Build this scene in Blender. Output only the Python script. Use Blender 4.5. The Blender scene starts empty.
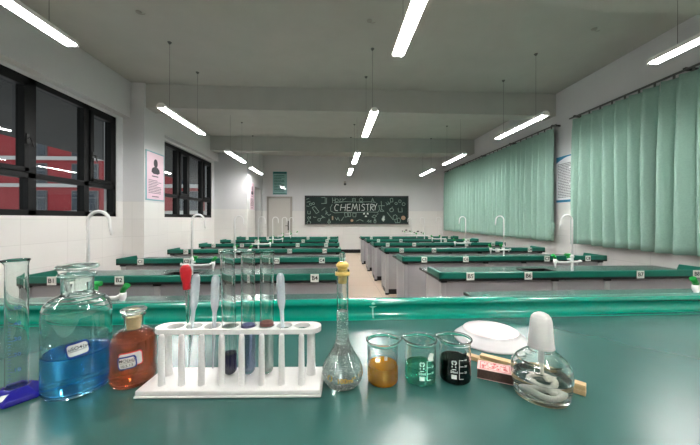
import bpy, bmesh, math, random
from mathutils import Vector, Matrix
random.seed(7)
S = bpy.context.scene
COL = S.collection
PI = math.pi
H = 1.27                      # camera height
F = 295.0                     # focal length in pixels of the 700 px frame
TH = math.atan(.055)          # camera yaw
BZ = 1.0                      # teaching bench height

# ------------------------------------------------------------------ materials
def lin(c):
    return tuple(((v/255)/12.92 if v/255 <= .04045 else ((v/255+.055)/1.055)**2.4) for v in c)

def nodes(m):
    return m.node_tree.nodes, m.node_tree.links

def pm(name, rgb, rough=.5, metal=0., var=.06, scale=30., bump=0., coat=0., spec=.5, sss=0.):
    """principled surface with a slight procedural mottling"""
    m = bpy.data.materials.new(name); m.use_nodes = True
    n, l = nodes(m); b = n['Principled BSDF']
    c = lin(rgb)
    b.inputs['Roughness'].default_value = rough
    b.inputs['Metallic'].default_value = metal
    b.inputs['Specular IOR Level'].default_value = spec
    b.inputs['Coat Weight'].default_value = coat
    b.inputs['Base Color'].default_value = (*c, 1)
    if sss:
        b.inputs['Subsurface Weight'].default_value = sss
        b.inputs['Subsurface Radius'].default_value = (.01, .01, .01)
    if var or bump:
        tc = n.new('ShaderNodeTexCoord'); no = n.new('ShaderNodeTexNoise')
        no.inputs['Scale'].default_value = scale; no.inputs['Detail'].default_value = 3
        l.new(tc.outputs['Object'], no.inputs['Vector'])
        if var:
            mp = n.new('ShaderNodeMapRange'); mp.inputs[1].default_value = .3; mp.inputs[2].default_value = .7
            mp.inputs[3].default_value = 1-var; mp.inputs[4].default_value = 1+var
            mu = n.new('ShaderNodeVectorMath'); mu.operation = 'SCALE'; mu.inputs[0].default_value = c
            l.new(no.outputs['Fac'], mp.inputs[0]); l.new(mp.outputs[0], mu.inputs['Scale'])
            l.new(mu.outputs[0], b.inputs['Base Color'])
        if bump:
            bp = n.new('ShaderNodeBump'); bp.inputs['Strength'].default_value = bump; bp.inputs['Distance'].default_value = .002
            l.new(no.outputs['Fac'], bp.inputs['Height']); l.new(bp.outputs[0], b.inputs['Normal'])
    return m

def emis(name, rgb, strength):
    m = bpy.data.materials.new(name); m.use_nodes = True
    b = m.node_tree.nodes['Principled BSDF']
    b.inputs['Base Color'].default_value = (*lin(rgb), 1)
    b.inputs['Emission Color'].default_value = (*lin(rgb), 1)
    b.inputs['Emission Strength'].default_value = strength
    return m

def glass(name, rgb=(255, 255, 255), rough=0., ior=1.47):
    m = bpy.data.materials.new(name); m.use_nodes = True
    n, l = nodes(m); n.remove(n['Principled BSDF'])
    g = n.new('ShaderNodeBsdfGlass'); g.inputs['Color'].default_value = (*lin(rgb), 1)
    g.inputs['Roughness'].default_value = rough; g.inputs['IOR'].default_value = ior
    l.new(g.outputs[0], n['Material Output'].inputs['Surface'])
    return m

def liquid(name, absorb, density, body=None, bodyfac=0., ior=1.34):
    """clear coloured liquid: absorbing volume, optionally a little cloudy"""
    m = bpy.data.materials.new(name); m.use_nodes = True
    n, l = nodes(m); n.remove(n['Principled BSDF'])
    g = n.new('ShaderNodeBsdfGlass'); g.inputs['IOR'].default_value = ior; g.inputs['Roughness'].default_value = 0
    sh = g.outputs[0]
    if bodyfac:
        d = n.new('ShaderNodeBsdfDiffuse'); d.inputs['Color'].default_value = (*lin(body), 1)
        t = n.new('ShaderNodeBsdfTranslucent'); t.inputs['Color'].default_value = (*lin(body), 1)
        a = n.new('ShaderNodeMixShader'); a.inputs[0].default_value = .5
        l.new(d.outputs[0], a.inputs[1]); l.new(t.outputs[0], a.inputs[2])
        mx = n.new('ShaderNodeMixShader'); mx.inputs[0].default_value = bodyfac
        l.new(sh, mx.inputs[1]); l.new(a.outputs[0], mx.inputs[2]); sh = mx.outputs[0]
    l.new(sh, n['Material Output'].inputs['Surface'])
    if density:
        v = n.new('ShaderNodeVolumeAbsorption'); v.inputs['Color'].default_value = (*absorb, 1); v.inputs['Density'].default_value = density
        l.new(v.outputs[0], n['Material Output'].inputs['Volume'])
    return m

def pane_glass(name):
    m = bpy.data.materials.new(name); m.use_nodes = True
    n, l = nodes(m); n.remove(n['Principled BSDF'])
    fr = n.new('ShaderNodeFresnel'); ge = n.new('ShaderNodeNewGeometry'); mr = n.new('ShaderNodeMapRange')   # same reflectance on both faces
    mr.inputs[3].default_value = 1.5; mr.inputs[4].default_value = 1/1.5; l.new(ge.outputs['Backfacing'], mr.inputs[0]); l.new(mr.outputs[0], fr.inputs['IOR'])
    t = n.new('ShaderNodeBsdfTransparent'); t.inputs['Color'].default_value = (.85, .88, .87, 1)
    g = n.new('ShaderNodeBsdfGlossy'); g.inputs['Roughness'].default_value = .01
    mx = n.new('ShaderNodeMixShader')
    l.new(fr.outputs[0], mx.inputs[0]); l.new(t.outputs[0], mx.inputs[1]); l.new(g.outputs[0], mx.inputs[2])
    l.new(mx.outputs[0], n['Material Output'].inputs['Surface'])
    return m

def wall_mat():
    """matt paint above, pale glazed tiles below 1.57 m"""
    m = bpy.data.materials.new('painted_and_tiled_wall'); m.use_nodes = True
    n, l = nodes(m); b = n['Principled BSDF']
    ge = n.new('ShaderNodeNewGeometry'); sp = n.new('ShaderNodeSeparateXYZ'); l.new(ge.outputs['Position'], sp.inputs[0])
    ad = n.new('ShaderNodeMath'); l.new(sp.outputs['X'], ad.inputs[0]); l.new(sp.outputs['Y'], ad.inputs[1])
    cb = n.new('ShaderNodeCombineXYZ'); l.new(ad.outputs[0], cb.inputs[0])
    zz = n.new('ShaderNodeMath'); zz.operation = 'ADD'; zz.inputs[1].default_value = -.07
    l.new(sp.outputs['Z'], zz.inputs[0]); l.new(zz.outputs[0], cb.inputs[1])
    br = n.new('ShaderNodeTexBrick'); br.offset = 0; br.squash = 1
    br.inputs['Scale'].default_value = 1; br.inputs['Brick Width'].default_value = .6; br.inputs['Row Height'].default_value = .3
    br.inputs['Mortar Size'].default_value = .003; br.inputs['Mortar Smooth'].default_value = .3
    br.inputs['Color1'].default_value = (*lin((216, 215, 212)), 1); br.inputs['Color2'].default_value = (*lin((221, 220, 217)), 1)
    br.inputs['Mortar'].default_value = (*lin((200, 199, 196)), 1)
    l.new(cb.outputs[0], br.inputs['Vector'])
    no = n.new('ShaderNodeTexNoise'); no.inputs['Scale'].default_value = 2.5; no.inputs['Detail'].default_value = 5
    l.new(ge.outputs['Position'], no.inputs['Vector'])
    cr = n.new('ShaderNodeMapRange'); cr.inputs[3].default_value = .95; cr.inputs[4].default_value = 1.03; l.new(no.outputs['Fac'], cr.inputs[0])
    pt = n.new('ShaderNodeVectorMath'); pt.operation = 'SCALE'; pt.inputs[0].default_value = lin((208, 209, 210)); l.new(cr.outputs[0], pt.inputs['Scale'])
    gt = n.new('ShaderNodeMath'); gt.operation = 'GREATER_THAN'; gt.inputs[1].default_value = 1.57; l.new(sp.outputs['Z'], gt.inputs[0])
    mx = n.new('ShaderNodeMix'); mx.data_type = 'RGBA'
    l.new(gt.outputs[0], mx.inputs[0]); l.new(br.outputs['Color'], mx.inputs[6]); l.new(pt.outputs[0], mx.inputs[7])
    l.new(mx.outputs[2], b.inputs['Base Color'])
    ro = n.new('ShaderNodeMapRange'); ro.inputs[3].default_value = .35; ro.inputs[4].default_value = .8; l.new(gt.outputs[0], ro.inputs[0])
    l.new(ro.outputs[0], b.inputs['Roughness'])
    return m

def floor_mat():
    m = bpy.data.materials.new('beige_floor_tiles'); m.use_nodes = True
    n, l = nodes(m); b = n['Principled BSDF']
    ge = n.new('ShaderNodeNewGeometry'); br = n.new('ShaderNodeTexBrick'); br.offset = 0
    br.inputs['Scale'].default_value = 1; br.inputs['Brick Width'].default_value = .8; br.inputs['Row Height'].default_value = .8
    br.inputs['Mortar Size'].default_value = .004
    br.inputs['Color1'].default_value = (*lin((196, 176, 156)), 1); br.inputs['Color2'].default_value = (*lin((202, 183, 164)), 1)
    br.inputs['Mortar'].default_value = (*lin((160, 142, 126)), 1)
    l.new(ge.outputs['Position'], br.inputs['Vector']); l.new(br.outputs['Color'], b.inputs['Base Color'])
    b.inputs['Roughness'].default_value = .35
    return m

def bench_mat():
    """satin green laboratory laminate with faint wipe marks"""
    m = pm('teal_bench_laminate', (46, 94, 88), .27, var=.03, scale=9.)
    n, l = nodes(m); b = n['Principled BSDF']
    return m

def curtain_mat():
    m = pm('sage_curtain_cloth', (144, 176, 162), .85, var=.05, scale=60, spec=.2)
    n, l = nodes(m); b = n['Principled BSDF']
    tc = n.new('ShaderNodeTexCoord'); wv = n.new('ShaderNodeTexWave'); wv.inputs['Scale'].default_value = 120; wv.bands_direction = 'Z'
    bp = n.new('ShaderNodeBump'); bp.inputs['Strength'].default_value = .15; bp.inputs['Distance'].default_value = .001
    l.new(tc.outputs['Object'], wv.inputs['Vector']); l.new(wv.outputs['Fac'], bp.inputs['Height']); l.new(bp.outputs[0], b.inputs['Normal'])
    return m

def wood_mat():
    m = bpy.data.materials.new('pale_wood'); m.use_nodes = True
    n, l = nodes(m); b = n['Principled BSDF']
    tc = n.new('ShaderNodeTexCoord'); mp = n.new('ShaderNodeMapping'); mp.inputs['Scale'].default_value = (20, 300, 300)
    no = n.new('ShaderNodeTexNoise'); no.inputs['Scale'].default_value = 1; no.inputs['Detail'].default_value = 4
    cr = n.new('ShaderNodeValToRGB'); cr.color_ramp.elements[0].color = (*lin((186, 150, 98)), 1); cr.color_ramp.elements[1].color = (*lin((228, 202, 152)), 1)
    l.new(tc.outputs['Object'], mp.inputs[0]); l.new(mp.outputs[0], no.inputs['Vector']); l.new(no.outputs['Fac'], cr.inputs[0]); l.new(cr.outputs[0], b.inputs['Base Color'])
    b.inputs['Roughness'].default_value = .6
    return m

def milky(name, rgb, fac=.45):
    """translucent soft plastic"""
    m = bpy.data.materials.new(name); m.use_nodes = True
    n, l = nodes(m); n.remove(n['Principled BSDF'])
    g = n.new('ShaderNodeBsdfGlass'); g.inputs['IOR'].default_value = 1.25; g.inputs['Roughness'].default_value = .12; g.inputs['Color'].default_value = (*lin((245, 250, 252)), 1)
    d = n.new('ShaderNodeBsdfDiffuse'); d.inputs['Color'].default_value = (*lin(rgb), 1)
    t = n.new('ShaderNodeBsdfTranslucent'); t.inputs['Color'].default_value = (*lin(rgb), 1)
    a = n.new('ShaderNodeMixShader'); a.inputs[0].default_value = .5
    l.new(d.outputs[0], a.inputs[1]); l.new(t.outputs[0], a.inputs[2])
    mx = n.new('ShaderNodeMixShader'); mx.inputs[0].default_value = fac
    l.new(g.outputs[0], mx.inputs[1]); l.new(a.outputs[0], mx.inputs[2]); l.new(mx.outputs[0], n['Material Output'].inputs['Surface'])
    return m

M = dict(
    wall=wall_mat(), floor=floor_mat(), bench=bench_mat(), curtain=curtain_mat(), wood=wood_mat(),
    ceiling=pm('ceiling_paint', (182, 183, 178), .9, var=.03, scale=3),
    lip=pm('glossy_green_lip', (0, 148, 124), .22, var=.02, scale=8, coat=.3),
    desklip=pm('green_desk_lip', (4, 106, 88), .35, var=.03, scale=8),
    desktop=pm('grey_green_desktop', (70, 100, 92), .22, var=.05, scale=6),
    black=pm('black_board', (14, 15, 16), .4, var=.1),
    panel=pm('grey_laminate_panel', (168, 167, 170), .5, var=.02, scale=10),
    alu=pm('aluminium_post', (186, 187, 188), .35, metal=.35, var=.02),
    plate=pm('white_number_plate', (232, 232, 226), .5, var=.02),
    ink=pm('black_ink', (22, 22, 24), .7, var=0),
    white=pm('white_plastic', (222, 222, 219), .32, var=.02, scale=20),
    tap=pm('white_enamel', (235, 236, 235), .25, var=.01),
    green=pm('green_handle_plastic', (16, 150, 62), .3, var=.03),
    frame=pm('black_window_frame', (11, 12, 13), .55, var=.08, spec=.25),
    door=pm('pale_grey_door', (188, 186, 180), .45, var=.02),
    doorframe=pm('grey_door_frame', (158, 155, 148), .5, var=.03),
    dark=pm('dark_metal', (38, 36, 36), .4, var=.05),
    tube=emis('fluorescent_tube', (255, 253, 252), 68.),
    fitting=pm('white_light_fitting', (226, 226, 222), .4, var=.01),
    wire=pm('suspension_wire', (104, 106, 103), .5, metal=.5, var=0),
    board=pm('dark_green_chalkboard', (16, 38, 33), .75, var=.25, scale=4),
    chalk=pm('white_chalk', (206, 214, 208), .95, var=.2, scale=200),
    chalkdim=pm('faint_chalk', (122, 144, 134), .95, var=.3, scale=160),
    chalkwarm=pm('orange_chalk', (168, 136, 112), .95, var=.3, scale=160),
    glass=glass('clear_glass', (250, 253, 252)),
    frost=milky('frosted_cap_plastic', (246, 246, 244), .93),
    pip=milky('soft_pipette_plastic', (238, 244, 248), .45),
    pane=pane_glass('window_pane'),
    red_wall=pm('red_facade', (158, 56, 62), .8, var=.05, scale=.6),
    band=pm('pale_facade_band', (200, 200, 200), .8, var=.04, scale=.6),
    ext_glass=pm('dark_facade_glass', (62, 70, 80), .2, var=.2, scale=.7),
    ext_frame=pm('grey_facade_window_frame', (110, 112, 116), .6, var=.03),
    concrete=pm('grey_concrete', (50, 50, 51), .9, var=.08, scale=1.5),
    red_rubber=pm('red_rubber', (196, 22, 36), .35, var=.03),
    blueplastic=pm('blue_plastic', (22, 20, 138), .2, var=.02, coat=.3),
    porcelain=pm('white_porcelain', (214, 213, 214), .18, var=.01),
    rimline=pm('pinkish_rim_line', (214, 190, 190), .3, var=0),
    gold=pm('amber_print', (176, 138, 22), .5, var=.05),
    blueprint=pm('blue_print', (44, 84, 148), .5, var=.03),
    whiteprint=pm('white_print', (226, 230, 228), .6, var=.02),
    yellow=pm('yellow_ground_glass', (226, 194, 104), .4, var=.1, scale=300),
    cork=pm('cream_ground_glass', (222, 194, 150), .55, var=.08, scale=200),
    label=pm('white_paper_label', (226, 228, 224), .6, var=.03),
    labelblue=pm('blue_label_border', (24, 62, 140), .5, var=.03),
    labelred=pm('red_label_edge', (206, 58, 66), .5, var=.05),
    pinkpaper=pm('pink_poster_paper', (226, 196, 210), .45, var=.03, scale=6),
    tealpaper=pm('teal_poster_paper', (134, 182, 178), .08, var=.06, scale=5),
    tealdark=pm('dark_teal_poster', (34, 92, 92), .08, var=.05),
    tealframe=pm('teal_poster_frame', (122, 172, 178), .35, var=.03),
    bluecyan=pm('cyan_notice_band', (40, 130, 168), .35, var=.03),
    paper=pm('white_notice_paper', (226, 228, 230), .4, var=.02),
    greyprint=pm('grey_print', (92, 92, 96), .7, var=.1),
    portrait=pm('dark_portrait_print', (62, 58, 66), .7, var=.2, scale=40),
    matchtop=pm('pink_printed_card', (236, 196, 188), .6, var=.06, scale=90),
    matchred=pm('red_match_print', (198, 92, 92), .6, var=.1, scale=200),
    striker=pm('brown_striking_surface', (88, 66, 56), .8, var=.25, scale=400),
    cotton=pm('white_cotton_wick', (228, 224, 214), .95, var=.06, scale=300),
    steel=pm('steel_wire', (170, 170, 172), .3, metal=.9, var=0),
    spill=pm('dried_white_splash', (150, 224, 208), .5, var=.03),
    blue_liq=liquid('blue_solution', (.01, .78, .985), 28, (0, 156, 255), .28),
    orange_liq=liquid('amber_brown_solution', (.95, .44, .01), 50, (244, 78, 0), .34),
    b_orange=liquid('orange_solution', (.998, .84, .02), 30, (255, 170, 4), .5),
    b_green=liquid('green_solution', (.06, .92, .80), 52, (0, 180, 132), .28),
    b_dark=pm('near_black_solution', (12, 6, 9), .06, var=0, spec=.6),
    purple_liq=pm('dark_purple_solution', (44, 34, 78), .1, var=0),
    lav_liq=liquid('lavender_solution', (.66, .70, .9), 60, (120, 124, 176), .3),
    pink_liq=liquid('pale_pink_solution', (.95, .80, .78), 20, (224, 180, 170), .14),
    pink_top=milky('pink_film', (226, 150, 140), .75),
    lav_top=milky('lavender_film', (140, 140, 196), .75),
    water=liquid('water', (1, 1, 1), 0, (244, 246, 240), .2),
    alcohol=liquid('alcohol', (.95, .95, .9), 3, ior=1.36),
    bubble=glass('air_bubble', ior=.76),
)
for k in ('pane',):
    pass

# ------------------------------------------------------------------ mesh helpers
class MB:
    """collects shapes; build() links them as one mesh object"""
    def __init__(s): s.v = []; s.f = []; s.m = []; s.sm = []
    def add(s, vs, fs, mi=0, smooth=False):
        o = len(s.v); s.v += [tuple(p) for p in vs]
        for f in fs: s.f.append([i+o for i in f]); s.m.append(mi); s.sm.append(smooth)
        return s
    def box(s, x0, x1, y0, y1, z0, z1, mi=0, top=None):
        vs = [(x0,y0,z0),(x1,y0,z0),(x1,y1,z0),(x0,y1,z0),(x0,y0,z1),(x1,y0,z1),(x1,y1,z1),(x0,y1,z1)]
        fs = [(3,2,1,0),(0,1,5,4),(1,2,6,5),(2,3,7,6),(3,0,4,7)]
        s.add(vs, fs, mi); o = len(s.v)-8
        s.f.append([o+4,o+5,o+6,o+7]); s.m.append(mi if top is None else top); s.sm.append(False)
        return s
    def lathe(s, prof, n=40, mi=0, cx=0, cy=0, warp=None, smooth=True):
        """closed solid of revolution; prof = [(r,z)...] from axis to axis or a closed ring"""
        rings = []; vs = []
        if smooth:                                     # support rings keep long straight walls straight
            full = [prof[0]]
            for (ra, za), (rb, zb) in zip(prof[:-1], prof[1:]):
                L = math.hypot(rb-ra, zb-za)
                if L > .004:
                    e = min(.0008, .15*L)/L
                    full += [(ra+(rb-ra)*e, za+(zb-za)*e), (rb-(rb-ra)*e, zb-(zb-za)*e)]
                full.append((rb, zb))
            prof = full
        for r, z in prof:
            if r < 1e-6: rings.append([len(vs)]); vs.append((cx, cy, z))
            else:
                ring = []
                for k in range(n):
                    a = 2*PI*k/n; p = (r*math.cos(a), r*math.sin(a), z)
                    if warp: p = warp(p, a)
                    ring.append(len(vs)); vs.append((cx+p[0], cy+p[1], p[2]))
                rings.append(ring)
        fs = []
        pairs = list(zip(rings[:-1], rings[1:]))
        if len(rings[0]) > 1 and len(rings[-1]) > 1: pairs.append((rings[-1], rings[0]))
        for A, B in pairs:
            for k in range(n):
                k2 = (k+1) % n
                if len(A) == 1 and len(B) == 1: continue
                if len(A) == 1: fs.append((A[0], B[k2], B[k]))
                elif len(B) == 1: fs.append((A[k], A[k2], B[0]))
                else: fs.append((A[k], A[k2], B[k2], B[k]))
        return s.add(vs, fs, mi, smooth)
    def tube(s, pts, r, n=10, mi=0, caps=True, smooth=True):
        pts = [Vector(p) for p in pts]; rr = r if isinstance(r, (list, tuple)) else [r]*len(pts)
        vs = []; fs = []; up = None
        for i, p in enumerate(pts):
            d = (pts[min(i+1, len(pts)-1)] - pts[max(i-1, 0)]).normalized()
            if up is None:
                up = Vector((0,0,1)) if abs(d.z) < .9 else Vector((1,0,0))
            sx = d.cross(up).normalized(); up = sx.cross(d).normalized()
            for k in range(n):
                a = 2*PI*k/n
                vs.append(p + sx*math.cos(a)*rr[i] + up*math.sin(a)*rr[i])
        for i in range(len(pts)-1):
            for k in range(n):
                k2 = (k+1) % n
                fs.append((i*n+k, i*n+k2, (i+1)*n+k2, (i+1)*n+k))
        s.add(vs, fs, mi, smooth)
        if caps:
            o = len(s.v)-len(vs)
            s.f.append([o+k for k in range(n)][::-1]); s.m.append(mi); s.sm.append(False)
            s.f.append([o+(len(pts)-1)*n+k for k in range(n)]); s.m.append(mi); s.sm.append(False)
        return s
    def extrude(s, poly, axis, a0, a1, mi=0, smooth=False):
        """poly in the plane across axis ('x': (y,z), 'y': (x,z), 'z': (x,y)); straight solid"""
        n = len(poly)
        def P(q, a): return {'x': (a,q[0],q[1]), 'y': (q[0],a,q[1]), 'z': (q[0],q[1],a)}[axis]
        vs = [P(q, a0) for q in poly] + [P(q, a1) for q in poly]
        s.add(vs, [(k, (k+1) % n, n+(k+1) % n, n+k) for k in range(n)], mi, smooth)
        s.add(vs, [tuple(range(n))[::-1], tuple(range(n, 2*n))], mi, False)
        return s
    def mesh(s, me, M4, mi=0):
        s.add([M4 @ v.co for v in me.vertices], [tuple(p.vertices) for p in me.polygons], mi); return s
    def build(s, name, mats, parent=None, recalc=True, bevel=0, auto=None):
        me = bpy.data.meshes.new(name); me.from_pydata(s.v, [], s.f)
        if not isinstance(mats, (list, tuple)): mats = [mats]
        for m in mats: me.materials.append(m)
        me.polygons.foreach_set('material_index', s.m); me.polygons.foreach_set('use_smooth', s.sm)
        bm = bmesh.new(); bm.from_mesh(me)
        bmesh.ops.remove_doubles(bm, verts=bm.verts, dist=1e-6)
        if recalc: bmesh.ops.recalc_face_normals(bm, faces=bm.faces)
        bm.to_mesh(me); bm.free()
        o = bpy.data.objects.new(name, me); COL.objects.link(o)
        if parent: o.parent = parent
        if bevel:
            b = o.modifiers.new('b', 'BEVEL'); b.width = bevel; b.segments = 2; b.limit_method = 'ANGLE'
        return o

def tag(o, label=None, cat=None, group=None, kind=None):
    if label: o['label'] = label
    if cat: o['category'] = cat
    if group: o['group'] = group
    if kind: o['kind'] = kind
    return o
def empty(name, loc=(0,0,0), rz=0, label=None, cat=None, group=None, kind=None):
    e = bpy.data.objects.new(name, None); COL.objects.link(e); e.location = loc; e.rotation_euler = (0,0,rz); e.empty_display_size = .05
    return tag(e, label, cat, group, kind)
def children(o): return [c for c in COL.objects if c.parent == o]
def copy_tree(o, parent=None):
    c = o.copy(); COL.objects.link(c); c.parent = parent
    for ch in children(o): copy_tree(ch, c)
    return c
def text_mesh(body, size, ex=.0004, align='CENTER', bold=.018):
    cu = bpy.data.curves.new('t', 'FONT'); cu.body = body; cu.size = size; cu.extrude = ex; cu.align_x = align; cu.align_y = 'CENTER'; cu.resolution_u = 3; cu.offset = size*bold
    ob = bpy.data.objects.new('t', cu); COL.objects.link(ob)
    dg = bpy.context.evaluated_depsgraph_get(); me = bpy.data.meshes.new_from_object(ob.evaluated_get(dg))
    bpy.data.objects.remove(ob); bpy.data.curves.remove(cu)
    return me
def cam2w(xc, zc):
    """point (right, ahead) of the viewer's bearing turned into room x, y"""
    s, c = math.sin(TH), math.cos(TH)
    return (xc*c + zc*s, -xc*s + zc*c)
FRONT = Matrix(((1,0,0,0),(0,0,-1,0),(0,1,0,0),(0,0,0,1)))   # text lying in xy -> standing, facing -y

# ------------------------------------------------------------------ the room
XL, XR, YB, YF, ZC = -3.6, 4.15, 11.05, -2.6, 3.61
def struct(name, mb, m, **k): return tag(mb.build(name, m, **k), kind='structure')
struct('floor', MB().box(XL-.2, XR+.2, YF-.2, YB+.2, -.1, 0), M['floor'])
struct('ceiling', MB().box(XL-.2, XR+.2, YF-.2, YB+.2, ZC, ZC+.12), M['ceiling'])
struct('wall_back', MB().box(XL-.2, XR+.2, YB, YB+.2, 0, ZC), M['wall'])
struct('wall_front', MB().box(XL-.2, XR+.2, YF-.2, YF, 0, ZC), M['wall'])
struct('wall_right', MB().box(XR, XR+.2, YF, YB, 0, ZC), M['wall'])
W1 = (-1.2, 5.1, 1.31, 2.95); W2 = (6.05, 8.92, 1.31, 2.92)
wl = MB()
wl.box(XL-.2, XL, YF, YB, 0, 1.31)
wl.box(XL-.2, XL, YF, YB, 2.95, ZC)
for a, b in ((YF, W1[0]), (W1[1], W2[0]), (W2[1], YB)): wl.box(XL-.2, XL, a, b, 1.31, 2.95)
struct('wall_left', wl, M['wall'])
struct('beam_left', MB().box(XL, -3.47, YF, 9.1, 3.0, ZC), M['wall'])
struct('column_left', MB().box(XL, -3.25, 5.25, 5.86, 0, ZC), M['wall'])
# the lobby block in the far corner, with a door opening in its side
DY0, DY1, DZ = 9.98, 10.75, 2.35
lb = MB()
lb.box(XL, -2.62, 9.1, DY0, 0, ZC); lb.box(XL, -2.62, DY0, DY1, DZ, ZC); lb.box(XL, -2.62, DY1, YB, 0, ZC)
lb.box(XL, -2.95, DY0, DY1, 0, DZ)
struct('wall_lobby', lb, M['wall'])
d = tag(MB().box(-2.9, -2.86, DY0+.02, DY1-.02, .01, DZ-.02).build('door_2', M['dark']), kind='structure')
for i, (y0, y1) in enumerate(((2.28, 2.6), (5.3, 5.58), (8.5, 8.8))):
    struct('beam_%s' % ('front', 'middle', 'far')[i], MB().box(XL, XR, y0, y1, 3.2, ZC), M['ceiling'])
bb = MB(); bb.box(-1.55, XR, YB-.015, YB, 0, .13); bb.box(-2.62, -2.5, YB-.015, YB, 0, .1)
struct('baseboard_back', bb, M['black'])

# door on the back wall
d1 = empty('door_1', (-2.0, YB, 0), kind='structure')
df = MB(); df.box(-.46, -.39, -.05, 0, 0, 2.1); df.box(.39, .46, -.05, 0, 0, 2.1); df.box(-.46, .46, -.05, 0, 2.03, 2.1)
df.build('door_frame', M['doorframe'], d1)
dl = MB(); dl.box(-.385, .385, -.03, -.004, .01, 2.025)
for x0, x1 in ((-.3, -.04), (.04, .3)):
    for z0, z1 in ((.15, .85), (.98, 1.45), (1.56, 1.9)):
        dl.box(x0, x1, -.036, -.03, z0, z1)
dl.build('door_leaf', M['door'], d1, bevel=.004)
hd = MB(); hd.box(.3, .34, -.045, -.03, .85, 1.2); hd.tube([(.32,-.045,1.02),(.32,-.085,1.02),(.22,-.085,1.02)], .011)
hd.build('door_handle', M['dark'], d1)

# ------------------------------------------------------------------ windows on the left wall
def window(name, rect, mulls, trans, dbl=()):
    y0, y1, z0, z1 = rect; x = XL-.06
    root = empty(name, (x, 0, 0), kind='structure')
    fr = MB(); a, b = -.05, .05
    fr.box(a, b, y0, y1, z0, z0+.07); fr.box(a, b, y0, y1, z1-.07, z1); fr.box(a, b, y0, y0+.07, z0, z1); fr.box(a, b, y1-.07, y1, z0, z1)
    fr.box(a, b, y0, y1, trans-.035, trans+.035)
    for y, w in mulls: fr.box(a, b, y-w/2, y+w/2, z0, z1)
    for (p, q) in dbl:                                   # opening sashes have a frame of their own
        for (u, v, s0, s1) in ((p, q, trans+.035, trans+.09), (p, q, z1-.12, z1-.07)): fr.box(-.03, .07, u, v, s0, s1)
        fr.box(-.03, .07, p, p+.06, trans+.035, z1-.07); fr.box(-.03, .07, q-.06, q, trans+.035, z1-.07)
    fr.build('window_frame', M['frame'], root, bevel=.004)
    ed = [y0+.05] + [m[0] for m in mulls] + [y1-.05]
    for i in range(len(ed)-1):
        for (s0, s1) in ((z0+.05, trans), (trans, z1-.05)):
            MB().box(-.003, .003, ed[i]+.01, ed[i+1]-.01, s0+.01, s1-.01).build('window_pane', M['pane'], root)
    return root
w1 = window('window_1', W1, ((-.1, .09), (1.2, .09), (2.4, .09), (3.74, .1), (4.52, .09)), 1.79, ((2.45, 3.69), (4.57, 5.03)))
for yy in (3.66, 4.6):
    h = MB(); h.box(.07, .085, yy-.015, yy+.015, 2.15, 2.27); h.tube([(.085, yy, 2.22), (.115, yy, 2.22), (.115, yy+.03, 2.12)], .009)
    h.build('window_handle', M['dark'], w1)
window('window_2', W2, ((7.07, .13), (7.55, .12), (8.34, .12)), 1.79, ((7.12, 7.5), (8.4, 8.85)))

# ------------------------------------------------------------------ outside: canopy and red school block
struct('exterior_canopy', MB().box(-6.7, XL-.2, -6, 16, 2.98, 3.25), M['concrete'])
bld = empty('exterior_building', (0, 38, -6), label='red school block with pale floor bands and dark windows, outside the black-framed windows', cat='building')
MB().box(-75, -9, 0, 8, 0, 21).build('wall', M['red_wall'], bld)
for k in range(5):
    z = 4.3 + 3.3*k + .25
    MB().box(-75.1, -8.9, -.35, 0, z, z+.42).build('floor_band', M['band'], bld)
for k in range(4):
    for xx in range(-68, -10, 6):
        f = MB().box(xx, xx+3.1, -.15, 0, 4.98+3.3*k, 7.45+3.3*k).build('window', M['ext_frame'], bld)
        g = MB()
        for q in range(3): g.box(xx+.1+1.0*q, xx+.1+1.0*q+.88, -.2, -.15, 5.08+3.3*k, 6.5+3.3*k); g.box(xx+.1+1.0*q, xx+.1+1.0*q+.88, -.2, -.15, 6.6+3.3*k, 7.35+3.3*k)
        g.build('pane', M['ext_glass'], f)

# ------------------------------------------------------------------ hanging twin-tube lights
def make_light():
    r = empty('pendant_light')
    b = MB(); b.extrude([(-.042,.02),(.042,.02),(.042,.03),(.02,.05),(-.02,.05),(-.042,.03)], 'y', -.605, .605)
    b.build('housing', M['fitting'], r)
    for sx in (-1, 1):
        k = MB(); k.extrude([(sx*.041, .028), (sx*.043, .028), (sx*.052, -.006), (sx*.050, -.006)], 'y', -.605, .605); k.build('reflector_skirt', M['fitting'], r)
    for sx in (-1, 1):
        t = MB(); t.tube([(sx*.026, -.585, 0), (sx*.026, .585, 0)], .0135, n=12); t.build('tube', M['tube'], r)
    for sy in (-1, 1):
        e = MB(); e.box(-.043, .043, sy*.595-.012, sy*.595+.012, -.012, .02); e.build('lamp_holder', M['fitting'], r, bevel=.004)
        w = MB(); w.tube([(0, sy*.4, .05), (0, sy*.4, ZC-2.68-.012)], .002, n=6); w.build('suspension_wire', M['wire'], r)
        c = MB(); c.lathe([(0, ZC-2.68-.03), (.008, ZC-2.68-.028), (.026, ZC-2.68-.004), (.026, ZC-2.68), (0, ZC-2.68)], 16, cy=sy*.4); c.build('ceiling_rose', M['wire'], r)
    return r
proto = make_light(); first = True
for ri, yc in enumerate((1.92, 4.43, 6.87, 8.82, -.58)):  # last row is added out of view behind the viewer to brighten the foreground
    for ci, xc in enumerate((-2.12, .55, 2.88)):
        o = proto if first else copy_tree(proto); first = False
        o.location = (xc - (.05*(ri % 4) if ci == 0 else .02*(ri % 4)), yc, 2.68)
        o['category'] = 'ceiling light'; o['group'] = 'hanging twin-tube lights'
        o['label'] = 'lit twin-tube hanging light in the %s row, %s' % (('window-side', 'middle', 'curtain-side')[ci], ('first beyond the teaching bench', 'second beyond the teaching bench', 'third beyond the teaching bench', 'nearest the chalkboard', 'added unseen behind the viewer to brighten the foreground')[ri])
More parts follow.
